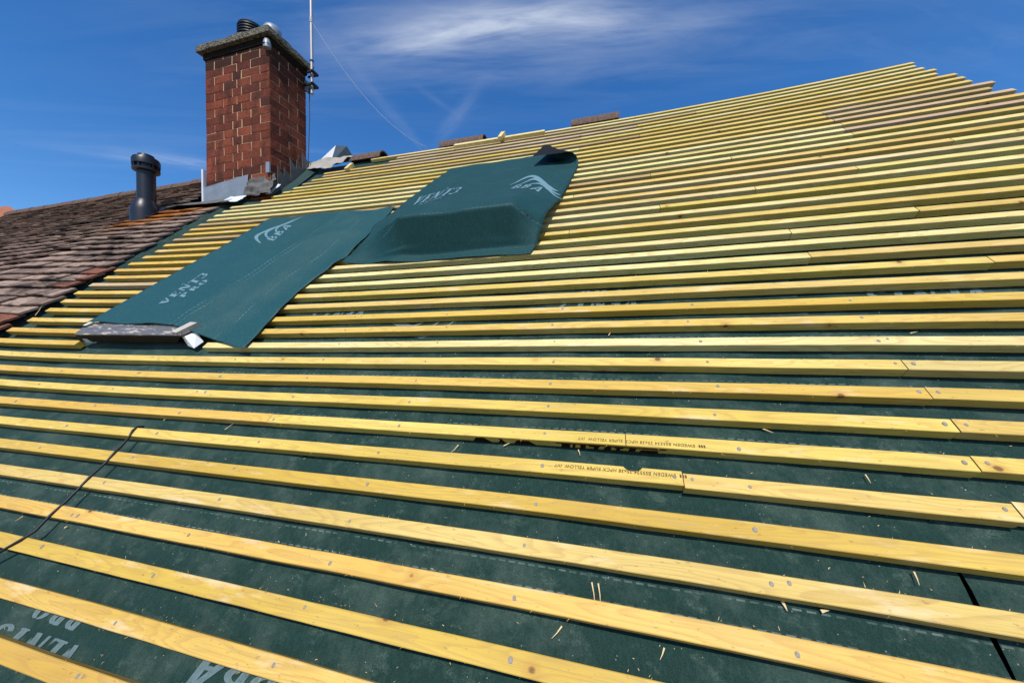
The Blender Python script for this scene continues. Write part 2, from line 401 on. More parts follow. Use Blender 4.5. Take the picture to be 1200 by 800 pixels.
# ------------------------------------------------------------------ printed lettering
def arc(cx, cy, rx, ry, a0, a1, n=10): return [(cx+rx*math.cos(R(a0+(a1-a0)*i/n)), cy+ry*math.sin(R(a0+(a1-a0)*i/n))) for i in range(n+1)]
def band(cx, cy, rx, ry, a0, a1, t, t2=None):
    t2 = t if t2 is None else t2
    return arc(cx, cy, rx, ry, a0, a1)+list(reversed(arc(cx, cy, rx-t, ry-t2, a0, a1)))
GL = {
 'V': [[(-.02,.94),(-.02,1),(.5,1),(.5,.94)], [(.06,.92),(.36,.92),(.62,0),(.46,0)], [(.80,1),(.92,1),(.66,.1),(.60,.24)]],
 'E': [[(.0,.0),(.0,.07),(.6,.07),(.6,.0)], [(.12,.07),(.40,.07),(.40,.93),(.12,.93)], [(.0,.93),(.0,1),(.82,1),(.82,.74),(.74,.93)], [(.44,.46),(.44,.54),(.64,.62),(.64,.38)], [(.62,.0),(.84,.0),(.84,.27),(.76,.08)]],
 'N': [[(.02,.0),(.02,.9),(.12,.9),(.12,.0)], [(.0,1),(.30,1),(.86,.0),(.62,.0)], [(.76,.34),(.76,1),(.88,1),(.88,.16)]],
 'T': [[(.28,.0),(.28,.06),(.72,.06),(.72,.0)], [(.36,.07),(.64,.07),(.64,.92),(.36,.92)], [(.0,.74),(.04,1),(.96,1),(1.0,.74),(.9,.92),(.1,.92)]],
 '3': [band(.36,.75,.42,.25,-70,160,.2,.1), band(.36,.26,.46,.26,-165,75,.22,.1)],
 'P': [[(.1,0),(.38,0),(.38,1),(.1,1)], band(.44,.72,.42,.28,-88,88,.24,.12)],
 'R': [[(.1,0),(.38,0),(.38,1),(.1,1)], band(.44,.74,.4,.26,-88,88,.24,.12), [(.46,.44),(.66,.44),(.98,0),(.7,0)]],
 'O': [band(.46,.5,.44,.5,100,260,.26,.06), band(.54,.5,.44,.5,-80,80,.26,.06)],
 'B': [[(.05,0),(.28,0),(.28,1),(.05,1)], band(.32,.76,.42,.24,-90,90,.2,.1), band(.32,.27,.50,.27,-90,90,.22,.11)],
 'A': [[(.0,0),(.24,0),(.56,.72),(.50,1)], [(.54,1),(.62,.70),(.66,0),(.92,0),(.80,1)], [(.36,.22),(.62,.22),(.62,.36),(.42,.36)]],
}
def word(txt, x, y, h, wd, shear=.28, gap=.1):
    out = []
    for ch in txt:
        for p in GL[ch]: out.append([(x+u*wd+shear*v*h, y+v*h) for u, v in p])
        x += wd*(1+gap)
    return out
def brand(dx=.006):
    b_ = word('VENT3', 0, 0, .062, .060, gap=.17)+word('PRO', .07, -.066, .046, .055, gap=.2)+[[(.2,.075),(.212,.082),(.225,.075),(.213,.088)]]
    return b_+[[(x+dx, y+.0007) for x, y in p] for p in b_]
def badge():
    out = word('BBA', .02, -.008, .056, .072, .4, .0)
    def swoosh(dx, dy, t0, sc):
        pts = []
        for i in range(25):
            s = i/24; x = -.01+.37*s; y = .02+(.10*math.sin(math.pi/2*min(1, s/.36)) if s < .36 else .10-.105*sstep(.30, .98, s)+.0026)
            pts.append((x*sc+dx, y*sc+dy))
        th = [t0*math.sin(math.pi*min(1, .06+.94*i/24))**.7 for i in range(25)]
        return [(x, y+t*.6) for (x, y), t in zip(pts, th)]+[(x, y-t*.4) for (x, y), t in reversed(list(zip(pts, th)))]
    return out+[swoosh(0, .030, .030, 1.0), swoosh(.05, .004, .022, .92), swoosh(.11, -.020, .015, .80)]
def letters():
    b_ = word('BBA', .02, -.008, .056, .072, .4, .04); return b_+[[(x+.005, y) for x, y in p] for p in b_]
def decal(name, polys, place, m, parent, edge=.012):
    """flat artwork cut fine enough to follow the cloth, laid on it by place(p, q) -> world point"""
    bm = bmesh.new()
    for poly in polys:
        tri = tessellate_polygon([[Vector((x, y, 0)) for x, y in poly]])
        vs = [bm.verts.new((x, y, 0)) for x, y in poly]
        for t in tri:
            try: bm.faces.new([vs[i] for i in t])
            except ValueError: pass
    for _ in range(3):
        es = [e for e in bm.edges if e.calc_length() > edge]
        if not es: break
        bmesh.ops.subdivide_edges(bm, edges=es, cuts=1)
        bmesh.ops.triangulate(bm, faces=bm.faces[:])
    bm.verts.ensure_lookup_table(); bm.verts.index_update()
    vs = [place(v.co.x, v.co.y) for v in bm.verts]; fs = [[v.index for v in f.verts] for f in bm.faces]
    bm.free()
    return build(name, vs, fs, m, parent)
def upside(X0, k0, par):
    def pl(p, q): return S(X0-p, k0-q*10, felt_off(X0-p, k0-q*10)+.0016-(.0035 if par is ur else 0))
    return pl
for X0, k0, f, par in ((-1.25, -1.78, brand, ul), (-.655, -1.42, letters, ul), (-1.17, 11.78, brand, ul), (-.66, 11.2, badge, ul), (.17, 11.9, brand, ul), (1.28, 11.75, brand, ur)):
    decal('printed_lettering', f(), upside(X0, k0, par), M['print_faint'], par)

# ------------------------------------------------------------------ battens
GOLD, YEL, PALE, PINK, BROWN = (.67, .44, .085, 1), (.69, .50, .125, 1), (.75, .63, .26, 1), (.54, .40, .22, 1), (.42, .285, .14, 1)
def mixc(a, b, t): return tuple(a[i]*(1-t)+b[i]*t for i in range(3))+(1,)
BW, BT = .375, .0330                       # width in rows, thickness in metres
def batten_mesh(mb, k, X0, X1, o=0.0, fine=False, notch=None, seed=0.0, fuzz=0, bw=BW):
    L = X1-X0; n = max(2, int(L/(.06 if fine else .13))); xs = [X0+L*i/n for i in range(n+1)]
    if notch: xs = sorted([x for x in xs if not notch[0]-.012 < x < notch[1]+.012]+[notch[0]-.011+(notch[1]-notch[0]+.022)*i/14 for i in range(15)])
    b = .0016; rings = []
    for x in xs:
        dk = .035*nz(x*.9, k*3.7, seed)+.010*nz(x*6, k*2.1, seed+3); do = .0011*nz(x*1.7, k*1.9, seed+7)
        nb = 0
        if notch:
            c = .5*(notch[0]+notch[1]); r = .5*(notch[1]-notch[0])
            if abs(x-c) < r: nb = .11*math.sqrt(max(0, 1-((x-c)/r)**2))+.012*nz(x*300)
        e = .004*nz(x*25, k, seed)
        kt, kf = k+dk-nb+e, k+dk-bw-e
        sec = [(kf+b*10, 0), (kt-b*10, 0), (kt, -b), (kt, b-BT), (kt-b*10, -BT), (kf+b*10, -BT), (kf, b-BT), (kf, -b)]
        rings.append([S(x, q, o+do+p) for q, p in sec])
    mb.ring(rings)
    for _ in range(fuzz):                 # torn fibres along the sawn arrises
        x = random.uniform(X0+.02, X1-.02); q = k-(bw if random.random() < .6 else 0)
        sg = -1 if q < k-.1 else 1
        l = random.uniform(.003, .011); p = S(x, q, o-random.uniform(0, .006)); d = (Vector((random.uniform(-1, 1), 0, 0))+DU*sg*.6+NN*random.uniform(-.5, .6)).normalized()
        t = Vector((.0007, 0, 0)) if abs(d.x) < .7 else DU*.0006
        n0 = len(mb.v); mb.v += [p-t, p+t, p+d*l]; mb.f.append([n0, n0+1, n0+2])
NAIL = None
def nail_on(parent, X, k, o=.0006):
    global NAIL
    p = S(X, k, o)
    if NAIL is None:
        m2 = MB(); rings = []
        for r, z in ((.0044, -.002), (.0044, .0004), (.0036, .0009), (.0016, .0007)):
            rings.append([Vector((1, 0, 0))*r*math.cos(t)+DU*r*1.15*math.sin(t)+NN*z for t in [2*math.pi*j/10 for j in range(10)]])
        m2.ring(rings); me = bpy.data.meshes.new('nail'); me.from_pydata(m2.v, [], m2.f); me.materials.append(M['galv']); NAIL = me
    c = bpy.data.objects.new('nail', NAIL); COL.objects.link(c); c.parent = parent; c.location = p-parent.location
    c.rotation_euler = (random.uniform(-.12, .12), random.uniform(-.16, .16), 0); c.scale = [random.uniform(.8, 1.2)]*3
ORD = ['', 'first', 'second', 'third', 'fourth', 'fifth', 'sixth', 'seventh', 'eighth', 'ninth', 'tenth', 'eleventh', 'twelfth', 'thirteenth', 'fourteenth', 'fifteenth', 'sixteenth', 'seventeenth', 'eighteenth', 'nineteenth', 'twentieth',
       'twenty-first', 'twenty-second', 'twenty-third', 'twenty-fourth', 'twenty-fifth', 'twenty-sixth', 'twenty-seventh', 'twenty-eighth', 'twenty-ninth', 'thirtieth', 'thirty-first', 'thirty-second']
def row_name(k):
    if k < -2: return ['', 'just under the lowest corner row', 'two rows under the corner row', 'three rows under the corner row'][-2-k]
    if k == -2: return 'lowest row in the bottom left corner'
    if k <= 9: return f'{ORD[k+3]} row up from the bottom left corner'
    if k == 40: return 'topmost row along the ridge'
    return f'{ORD[41-k]} row down from the ridge'
def tone_word(c):
    return {GOLD: 'golden', YEL: 'yellow', PALE: 'pale cream', PINK: 'pinkish grey', BROWN: 'brown'}[c]
BATTENS = {}
def lay(k, X0, X1, col, where, extra=''):
    near = k < 13
    mb = MB(); nt = (.058, .103) if (k == 4 and X0 < 0 < X1) else None
    kk = k+random.uniform(-.02, .02) if k > 2 else k
    batten_mesh(mb, kk, X0, X1, fine=near, notch=nt, seed=X0*3+k, fuzz=int((X1-X0)*(9 if k < 8 else 5 if k < 22 else 0)))
    o = mb.build('roof_batten', M['wood'], anchor=S(X0, kk, -BT))
    tv, gv, bv = random.uniform(.9, 1.05), random.uniform(.96, 1.06), random.uniform(.8, 1.15); o.color = (col[0]*tv, col[1]*tv*gv, col[2]*tv*bv, 1)
    lab = f'{tone_word(col)} timber batten {extra+", " if extra else ""}{where+", " if where else ""}{row_name(k)}'
    if len(lab.replace('-', ' ').split()) > 16: lab = lab.replace('timber ', '')
    if len(lab.replace('-', ' ').split()) > 16: lab = lab.replace('short ', '').replace('up from the', 'above')
    tag(o, lab, 'batten', 'battens nailed across the roof')
    BATTENS[(k, round(X0, 2))] = o
    if k <= 11:
        for j in range(-8, 3):
            X = .33+.5*j
            if X0+.03 < X < X1-.03 and -3.0 < X < 1.4 and (k > -3) and X > -1.3-.2*max(0, k+2):
                nail_on(o, X+random.uniform(-.02, .02), kk-random.uniform(.12, .24))
                if random.random() < .13: nail_on(o, X+random.uniform(.02, .035), kk-random.uniform(.1, .24))
        for e in (X0, X1):
            if .05 < e < 1.2 or e == -1.21: nail_on(o, e+(.02 if e == X0 else -.018), kk-.16)
    return o
def pickc(k, X, left=False):
    r = random.random()
    if left: return GOLD if r < .65 else YEL
    if k < 4: return GOLD if r < .8 else YEL
    if k < 16: return YEL if r < .62 else (PALE if r < .85 else GOLD)
    return PALE if r < .5 else YEL
for k in range(-4, 41):
    XL = XE+(.045 if k > 18 else .012)+random.uniform(-.022, .022)
    XR = 2.445+.03*math.sin(k*2.4)+random.uniform(-.012, .012)
    cuts = []                                           # (X0, X1, colour, where)
    if k <= 3: cuts = [(XL, .83, GOLD if k != 2 else YEL, 'long left length'), (.833, XR, YEL, 'right end length')]
    elif k == 4: cuts = [(XL, .199, YEL, 'notched stamped length'), (.201, .826, YEL, 'short length'), (.829, XR, PALE, 'right end length')]
    elif k == 5: cuts = [(XL, -1.211, GOLD, 'left length'), (-1.209, .82, YEL, 'stamped bark-edged length'), (.823, XR, YEL, 'right end length')]
    elif k <= 8: cuts = [(XL, .842, (YEL, GOLD, YEL)[k-6], 'long left length'), (.845, XR, PALE if k == 8 else YEL, 'right end length')]
    elif k <= 24:
        xw = -2.80 if k > 9 else -2.86
        lc = GOLD if k not in (15, 22) else (PINK if k == 15 else BROWN)
        br = (1.83, 1.33, .83, 1.83, 2.0, 1.33)[k % 6] if k < 16 else (.33, .83, 1.33, -.17, 1.83)[k % 5]
        cuts = [(XL, xw+random.uniform(-.03, .02), lc, 'short length beside old tiles'),
                (-1.94+random.uniform(-.02, .02), br, pickc(k, 0), 'length right of left sheet'),
                (br+.003, XR, pickc(k, 1), 'verge length at right')]
    else:
        if k > 29: XL = -3.20+(k-30)*.052+random.uniform(-.012, .012)
        if k in (27, 28, 29, 30, 31, 32): br, rc = 1.54+random.uniform(-.03, .02), (PINK if k in (28, 30, 31, 32) else YEL)
        else: br, rc = ((-.17, .33, .83)[k % 3]), pickc(k, 1)
        lc = PINK if k in (36, 38, 39) else (BROWN if k in (25, 34) else pickc(k, 0))
        if k == 40: XL = -2.50; lc = PALE
        elif k in (38, 39): XL = -2.15+.05*(k-39)
        if k == 37: cuts = [(-2.92, -2.2, GOLD, 'short clean length by the chimney'), (-2.197, br, PINK, 'left length'), (br+.003, XR, rc, 'verge length at right')]
        else: cuts = [(XL, br, lc, 'left length'), (br+.003, XR, rc, 'verge length at right')]
    for a, b, c, wh in cuts: lay(k, a, b, c, wh)

# stamps, pencil cut and bark on the two marked battens
def text_mesh(body, size, place, m, name, parent):
    cu_ = bpy.data.curves.new('t', 'FONT'); cu_.body = body; cu_.size = size; cu_.shear = .15; cu_.space_character = 1.12; cu_.offset = size*.012
    to = bpy.data.objects.new('t', cu_); COL.objects.link(to)
    bpy.context.view_layer.update()
    me = bpy.data.meshes.new_from_object(to.evaluated_get(bpy.context.evaluated_depsgraph_get()))
    vs = [place(v.co.x, v.co.y) for v in me.vertices]; fs = [list(p.vertices) for p in me.polygons]
    bpy.data.objects.remove(to); bpy.data.curves.remove(cu_); bpy.data.meshes.remove(me)
    return build(name, vs, fs, m, parent)
b5 = BATTENS[(5, -1.21)]; b4 = [o for (k, x), o in BATTENS.items() if k == 4 and x < -2][0]
for b, X0, kt in ((b5, .245, 4.80), (b4, .185, 3.92)):
    def pl(p, q, X0=X0, kt=kt): return S(X0-p, kt-q*10, .0012)
    text_mesh('SWEDEN BS5534 25x38 HPCX SUPER YELLOW  IVT', .0125, pl, M['ink'], 'printed_stamp', b)
    m2 = MB()
    for x in (.008, .014, .020): m2.poly([pl(-x, 0), pl(-x-.004, 0), pl(-x-.004, .008), pl(-x, .008)])
    m2.build('printed_mark', M['ink'], b)
m2 = MB()
for x0, x1 in ((-.395, -.335), (-.312, -.288), (-.262, -.192)):      # wane: strips of bark left on the lower arris
    m2.box8([S(x0, 4.61, -.0325), S(x1, 4.61, -.0325), S(x1, 4.66, -.0242), S(x0, 4.66, -.0242),
             S(x0+.015, 4.612, -.010), S(x1-.02, 4.612, -.010), S(x1-.02, 4.66, -.006), S(x0+.015, 4.66, -.006)])
m2.build('bark_edge', M['bark'], b5)
m2 = MB()
for x0, x1, t0, t1 in ((-.115,-.09,0,1), (-.082,-.075,.1,.9), (-.06,-.045,0,1), (-.035,-.005,.55,1), (-.022,-.01,0,.5), (.008,.026,0,1), (.036,.06,.6,1), (.04,.05,0,.5), (.075,.092,0,1), (.105,.15,0,.5), (-.13,.17,.86,1)):
    m2.box8([S(x0, 4.61, -.031+.024*t0), S(x1, 4.61, -.031+.024*t0), S(x1, 4.66, -.031+.024*t0), S(x0, 4.66, -.031+.024*t0),
             S(x0+.003, 4.61, -.031+.024*t1), S(x1+.003, 4.61, -.031+.024*t1), S(x1+.003, 4.66, -.031+.024*t1), S(x0+.003, 4.66, -.031+.024*t1)])
m2.build('dark_stamp', M['bark'], b5)
m2 = MB(); m2.poly([S(.066, 4.62, .0012), S(.0685, 4.62, .0012), S(.0685, 5.0, .0012), S(.066, 5.0, .0012)]); m2.build('saw_mark', M['ink'], b5)

# loose timber lying on the rows near the ridge
def loose(k, X0, X1, col, lab, name='loose_batten', cat='batten', o=.0335, bw=BW):
    mb = MB(); batten_mesh(mb, k, X0, X1, o=o, seed=X0, bw=bw)
    ob = mb.build(name, M['wood'], anchor=S(X0, k, 0)); ob.color = col; tag(ob, lab, cat); return ob
loose(39.35, -1.49, -.53, PALE, 'loose pale batten lying on top of the rows just below the ridge', bw=.5)
for X, k, lab in ((-2.65, 37.55, 'small upright wooden block on the clean batten beside the chimney'), (-.99, 39.25, 'small wooden block across the loose pale batten at the ridge')):
    mb = MB(); o0 = .001 if X < -2 else .035
    mb.box8([S(X, k-1.1, o0), S(X+.035, k-1.1, o0), S(X+.06, k, o0), S(X+.02, k, o0), S(X, k-1.1, o0+.03), S(X+.035, k-1.1, o0+.03), S(X+.06, k, o0+.045), S(X+.02, k, o0+.045)])
    ob = mb.build('wooden_block', M['wood'], anchor=S(X, k, o0)); ob.color = PALE; tag(ob, lab, 'wood block')

# ------------------------------------------------------------------ draped membrane sheets
def cloth(name, rows, hfun, m, fold=None, na=70, nb=130, label='', cat='membrane sheet'):
    """rows: list of (b, [(X, k), ...]) guide rows across the sheet; hfun(X, k) height over the batten tops"""
    vs, fs, uv, fm = [], [], [], []
    def interp(pts, a):
        q = a*(len(pts)-1); i = min(int(q), len(pts)-2); t = q-i
        return pts[i][0]*(1-t)+pts[i+1][0]*t, pts[i][1]*(1-t)+pts[i+1][1]*t
    def pt(a, b):
        for (b0, p0), (b1, p1) in zip(rows, rows[1:]):
            if b <= b1+1e-9:
                t = (b-b0)/(b1-b0); u0, u1 = interp(p0, a), interp(p1, a)
                return u0[0]*(1-t)+u1[0]*t, u0[1]*(1-t)+u1[1]*t
    TH = .0014
    for side in (0, 1):
        for j in range(nb+1):
            for i in range(na+1):
                X, k = pt(i/na, j/nb)
                ed = max(abs(i/na-.5), abs(j/nb-.5))
                if ed > .46: X += .006*nz(X*9, k*.8, 5); k += .06*nz(X*8, k*.7, 8)
                uv.append((X, k*.1))
                up = 0.0; Xf, kf = X, k; flip = 1
                if fold:
                    (ax, ak), (bx, bk), Rr = fold
                    ex, ek = bx-ax, (bk-ak)*.1; L = math.hypot(ex, ek); nx_, nk_ = -ek/L, ex/L
                    if nk_ < 0: nx_, nk_ = -nx_, -nk_
                    d = (X-ax)*nx_+(k-ak)*.1*nk_
                    if d > 0:
                        th = min(d/Rr, math.pi*1.02); ext = max(0, d-math.pi*1.02*Rr)
                        nd = Rr*math.sin(th)+ext*math.cos(th); up = Rr*(1-math.cos(th))+ext*math.sin(th); flip = math.cos(th)
                        Xf = X+nx_*(nd-d); kf = k+nk_*(nd-d)*10
                vs.append(S(Xf, kf, hfun(Xf, kf)+up-(TH*flip if side else 0)))
    n1 = (na+1)*(nb+1)
    for j in range(nb):
        for i in range(na):
            q = j*(na+1)+i; f = [q, q+1, q+na+2, q+na+1]
            fs.append(f); fm.append(0); fs.append([v+n1 for v in reversed(f)]); fm.append(1)
    per = [i for i in range(na+1)]+[j*(na+1)+na for j in range(1, nb+1)]+[nb*(na+1)+i for i in range(na-1, -1, -1)]+[j*(na+1) for j in range(nb-1, 0, -1)]
    for a, b in zip(per, per[1:]+per[:1]): fs.append([b, a, a+n1, b+n1]); fm.append(0)
    o = build(name, vs, fs, m, uvs=uv, mats=[M['black_back']], fmat=fm, smooth=True, anchor=S(rows[0][1][0][0], rows[0][1][0][1], .01))
    return tag(o, label, cat)
def H1(X, k):
    f = -2.18+(k-9.75)*(.293/13.63)                    # arris along the edge of the window below
    t = max(0, (X-f))/.36
    h = .062*(1-sstep(-.1, 1.0, t)*.80) if t > 0 else .062
    h = min(h, .062*(1-.92*sstep(.0, .9, t*.9)))+.006
    h *= 1-.55*sstep(22.6, 24.6, k)
    h += .012*(.25-abs(nz(X*2.6+k*.12, k*.22, 31)))*2*sstep(-2.78, -2.6, X)
    h += .004*nz(X*5, k*.35, 1)*sstep(-2.7, -2.3, X)+.003*nz(X*12, k*.8, 6)*(.3+.7*sstep(0, .4, t))
    h += .006*sstep(.55, 1.0, t)*nz(k*.9, 3, 1)
    return max(h, .004)
sh1 = cloth('underlay_sheet', [(0, [(-2.815, 9.93), (-2.19, 9.68), (-1.655, 8.42)]), (.3, [(-2.745, 14.1), (-2.09, 13.7), (-1.69, 13.1)]),
                               (.55, [(-2.67, 18.0), (-2.01, 17.4), (-1.585, 17.0)]), (1, [(-2.585, 23.9), (-1.885, 24.0), (-1.57, 24.6)])],
            H1, M['sheet_a'], label='dark green sheet with white lettering draped over the low roof window at left')
# stitched lines of this sheet follow its arris: give them their own UVs
uvl = sh1.data.uv_layers[0]; nper = 71*131
for l in sh1.data.loops:
    vi = l.vertex_index % nper; i = vi % 71; j = vi//71
    uvl.data[l.index].uv = (i/70*.72, j/130*1.5)
def H2(X, k):
    top = .205*(1-.72*sstep(17.3, 25, k))*(1-.9*sstep(24, 31, k))
    fl = min(max((X+1.57)/.44, 0), 1); fr = min(max((-.19-X)/.27, 0), 1); m_ = min(fl, fr)
    ff = min(max((k-16.35+.5*(1-m_)*nz(X*4, 2))/(.95+1.2*(1-m_)), 0), 1)
    h = .010+top*m_*ff
    h += .011*nz(X*5, k*.45, 11)*(.5+.5*(1-m_))+.003*nz(X*3+k*.5, k*1.6, 15)+.004*nz(X*2.2-k*.22, k*.12, 19)
    h += .018*(.25-abs(nz(X*2.4-k*.20, k*.18, 37)))*2*(1-.6*m_)
    if k < 16.6: h += .014*max(0, nz(X*3.1, 1.3, 3))
    return max(h, .003)
sh2 = cloth('underlay_sheet', [(0, [(-1.56, 16.1), (-1.2, 15.75), (-.8, 15.7), (-.36, 15.6)]), (.06, [(-1.57, 16.6), (-1.2, 16.3), (-.8, 16.3), (-.34, 16.2)]), (.2, [(-1.58, 17.4), (-1.2, 17.35), (-.8, 17.35), (-.31, 17.3)]),
                               (.35, [(-1.585, 21.4), (-1.2, 21.5), (-.8, 21.6), (-.25, 21.8)]), (.7, [(-1.44, 27.2), (-1.1, 27.3), (-.6, 27.5), (-.165, 27.8)]),
                               (1, [(-1.33, 32.2), (-.95, 32.1), (-.55, 32.3), (-.10, 32.8)])],
            H2, M['sheet_b'], fold=((-.50, 32.4), (-.16, 28.2), .042), label='dark green sheet with curled corner draped over a box in mid roof')
decal('printed_lettering', brand(.004), lambda p, q: S(-2.415-q, 11.3+p*10, H1(-2.415-q, 11.3+p*10)+.002), M['print'], sh1)
decal('printed_emblem', badge(), lambda p, q: S(-2.27-q*1.25, 18.7+p*11, H1(-2.27-q*1.25, 18.7+p*11)+.002), M['print'], sh1)
decal('printed_lettering', brand(.0025), lambda p, q: S(-1.385+p*1.08, 23.4+q*26+p*1.6, H2(-1.385+p*1.08, 23.4+q*26+p*1.6)+.003), M['print'], sh2)
decal('printed_emblem', badge(), lambda p, q: S(-.60+p*.93, 22.9+q*22-p*2.6, H2(-.60+p*.93, 22.9+q*22-p*2.6)+.003), M['print'], sh2)

# ------------------------------------------------------------------ roof window under the left sheet
rw = empty('roof_window', S(-2.45, 9.2, -.02), 'low grey roof window frame with peeling paint, mostly hidden under green sheet', 'roof window')
mb = MB(); mb.box8([S(-2.80, 8.93, .050), S(-2.055, 8.93, .050), S(-2.09, 9.5, .050), S(-2.82, 9.5, .050), S(-2.80, 8.92, .058), S(-2.055, 8.92, .058), S(-2.10, 9.48, .060), S(-2.81, 9.48, .060)])
mb.build('bottom_rail', M['frame'], rw)
mb = MB(); mb.box8([S(-2.86, 9.0, -.008), S(-2.16, 9.0, -.008), S(-2.14, 9.3, -.008), S(-2.84, 9.3, -.008), S(-2.80, 8.945, .056), S(-2.06, 8.945, .056), S(-2.10, 9.3, .056), S(-2.80, 9.3, .056)])
mb.build('front_board', plain('dark_brown_board', (.03, .022, .018, 1), .8, .2, 0, .3, 20), rw)
mb = MB(); mb.box8([S(-2.82, 9.52, .022), S(-2.12, 9.52, .022), S(-2.14, 10.2, .022), S(-2.80, 10.2, .022), S(-2.80, 9.54, .055), S(-2.13, 9.54, .055), S(-2.15, 10.2, .047), S(-2.78, 10.2, .047)])
mb.build('sash_rail', M['frame'], rw)
for x0, x1, nm in ((-2.80, -2.73, 'side_rail'), (-2.23, -2.17, 'side_rail')):
    mb = MB(); mb.box8([S(x0, 10.2, -.02), S(x1, 10.2, -.02), S(x1+.22, 23, -.02), S(x0+.22, 23, -.02), S(x0, 10.2, .045), S(x1, 10.2, .045), S(x1+.22, 23, .04), S(x0+.22, 23, .04)])
    mb.build(nm, M['frame'], rw)
mb = MB(); mb.box8([S(-2.73, 10.2, .03), S(-2.12, 10.2, .03), S(-1.9, 22.6, .03), S(-2.51, 22.6, .03), S(-2.73, 10.2, .036), S(-2.12, 10.2, .036), S(-1.9, 22.6, .036), S(-2.51, 22.6, .036)])
mb.build('glass_pane', M['glass'], rw)
mb = MB(); mb.rbox(-2.82, -2.12, 9.35, 10.6, -.022, .02); mb.build('upstand', M['deck'], rw)
mb = MB(); mb.box8([S(-2.815, 9.6, .061), S(-2.795, 9.6, .061), S(-2.765, 10.15, .062), S(-2.785, 10.15, .062), S(-2.815, 9.6, .066), S(-2.795, 9.6, .066), S(-2.765, 10.15, .067), S(-2.785, 10.15, .067)])
mb.build('white_bracket', M['white_upvc'], rw)
mb = MB(); mb.rbox(-2.80, -2.765, 8.95, 9.05, -.012, .018); mb.build('white_foot', M['white_upvc'], rw)
mb = MB(); mb.box8([S(-2.12, 9.05, .045), S(-2.075, 8.95, .045), S(-2.02, 9.75, .045), S(-2.07, 9.8, .045), S(-2.12, 9.05, .072), S(-2.075, 8.95, .072), S(-2.02, 9.75, .072), S(-2.07, 9.8, .072)])
mb.build('cream_packer', M['cream_block'], rw)
mb = MB()      # bent white corner flashing
mb.box8([S(-2.07, 8.82, -.008), S(-2.015, 8.66, -.012), S(-1.995, 9.12, -.008), S(-2.04, 9.28, -.005), S(-2.085, 9.05, .036), S(-2.06, 9.0, .038), S(-2.02, 9.35, .036), S(-2.045, 9.4, .034)])
mb.build('corner_flashing', M['white_upvc'], rw)

# ------------------------------------------------------------------ neighbouring tiled roof
def tints(o, cols):        # colour per vertex
    a = o.data.color_attributes.new('tint', 'FLOAT_COLOR', 'POINT')
    for d, c in zip(a.data, cols): d.color = c
vs, fs, uv, tc = [], [], [], []
TW = .165
rng = random.Random(5)
for r in range(-9, 41):
    sh = (r % 2)*TW/2+rng.uniform(-.008, .008)
    xe = -3.545+.022*math.sin(r*1.7)+rng.uniform(-.012, .012)
    if r > 17: xe = -3.565-.006*min(r-17, 8)+.015*math.sin(r*2.3)
    if r >= 29: xe = -4.16
    i = 0
    while True:
        x1 = xe-(TW*i if i else 0)-(0 if i == 0 else -(sh if sh < TW else 0)); x0 = x1-TW+.003
        if i == 0 and r % 2: x0 = x1-TW/2+.003
        if i and r % 2: x1 = xe-TW/2-TW*(i-1); x0 = x1-TW+.003
        elif i: x1 = xe-TW*i; x0 = x1-TW+.003
        i += 1
        if x1 < -8.62: break
        t = rng.random(); red = i <= 1 and r < 19 and rng.random() < .65
        c = mixc((.37, .262, .20, 1), (.20, .135, .102, 1), t)
        if rng.random() < .12: c = mixc(c, (.085, .058, .048, 1), .7)
        if red: c = mixc((.29, .092, .048, 1), (.20, .085, .055, 1), rng.random())
        lift = rng.uniform(0, .005)+(.012 if rng.random() < .03 else 0); jo = rng.uniform(-.004, .004); jk = rng.uniform(-.10, .10)-(.25 if rng.random() < .02 else 0); jr = rng.uniform(-.11, .11)
        n0 = len(vs); seg = 2
        for o_, kk, oo in ((0, r+.0+jk, .030), (0, r+1.25, .006), (1, r+.0+jk, .030), (1, r+1.25, .006)):
            for s_ in range(seg+1):
                u = s_/seg; X = x0+(x1-x0)*u
                cam_ = .0022*(1-(2*u-1)**2)
                vs.append(S(X, kk+jr*(u-.5), oo+cam_+lift*(1 if oo > .02 else .3)+jo-(.013 if o_ == 0 else 0)))
                uv.append((X, kk*.1)); tc.append(c)
        m = seg+1
        for s_ in range(seg):
            fs.append([n0+2*m+s_, n0+2*m+s_+1, n0+3*m+s_+1, n0+3*m+s_])          # top
            fs.append([n0+s_, n0+s_+1, n0+2*m+s_+1, n0+2*m+s_])                  # tail
            fs.append([n0+m+s_, n0+m+s_+1, n0+s_+1, n0+s_])                      # underside
        fs.append([n0, n0+2*m, n0+3*m, n0+m]); fs.append([n0+seg, n0+m+seg, n0+3*m+seg, n0+2*m+seg])
tl = build('roof_tiles', vs, fs, M['tile'], nbr, uvs=uv)
tints(tl, tc)
def halfround(mb, X0, X1, k, off, rad, th=.014, sag=0, nseg=10, yoff=0.0, tilt=0.0):
    rings = []
    ca = S(X0, k, off); cb = S(X1, k, off)
    for c, rr in ((ca, rad), (cb, rad*(1+tilt))):
        c = c+Vector((0, yoff, 0))
        outer = [c+Vector((0, -rr*math.cos(t), rr*math.sin(t))) for t in [math.pi*j/nseg for j in range(nseg+1)]]
        inner = [c+Vector((0, -(rr-th)*math.cos(t), (rr-th)*math.sin(t))) for t in [math.pi*j/nseg for j in range(nseg, -1, -1)]]
        rings.append(outer+inner)
    mb.ring(rings, caps=False)
    n = len(mb.v); m = len(rings[0]); h = nseg+1
    for base in (n-2*m, n-m):
        for j in range(nseg): mb.f.append([base+j, base+j+1, base+m-2-j, base+m-1-j])
x = -4.22; i = 0
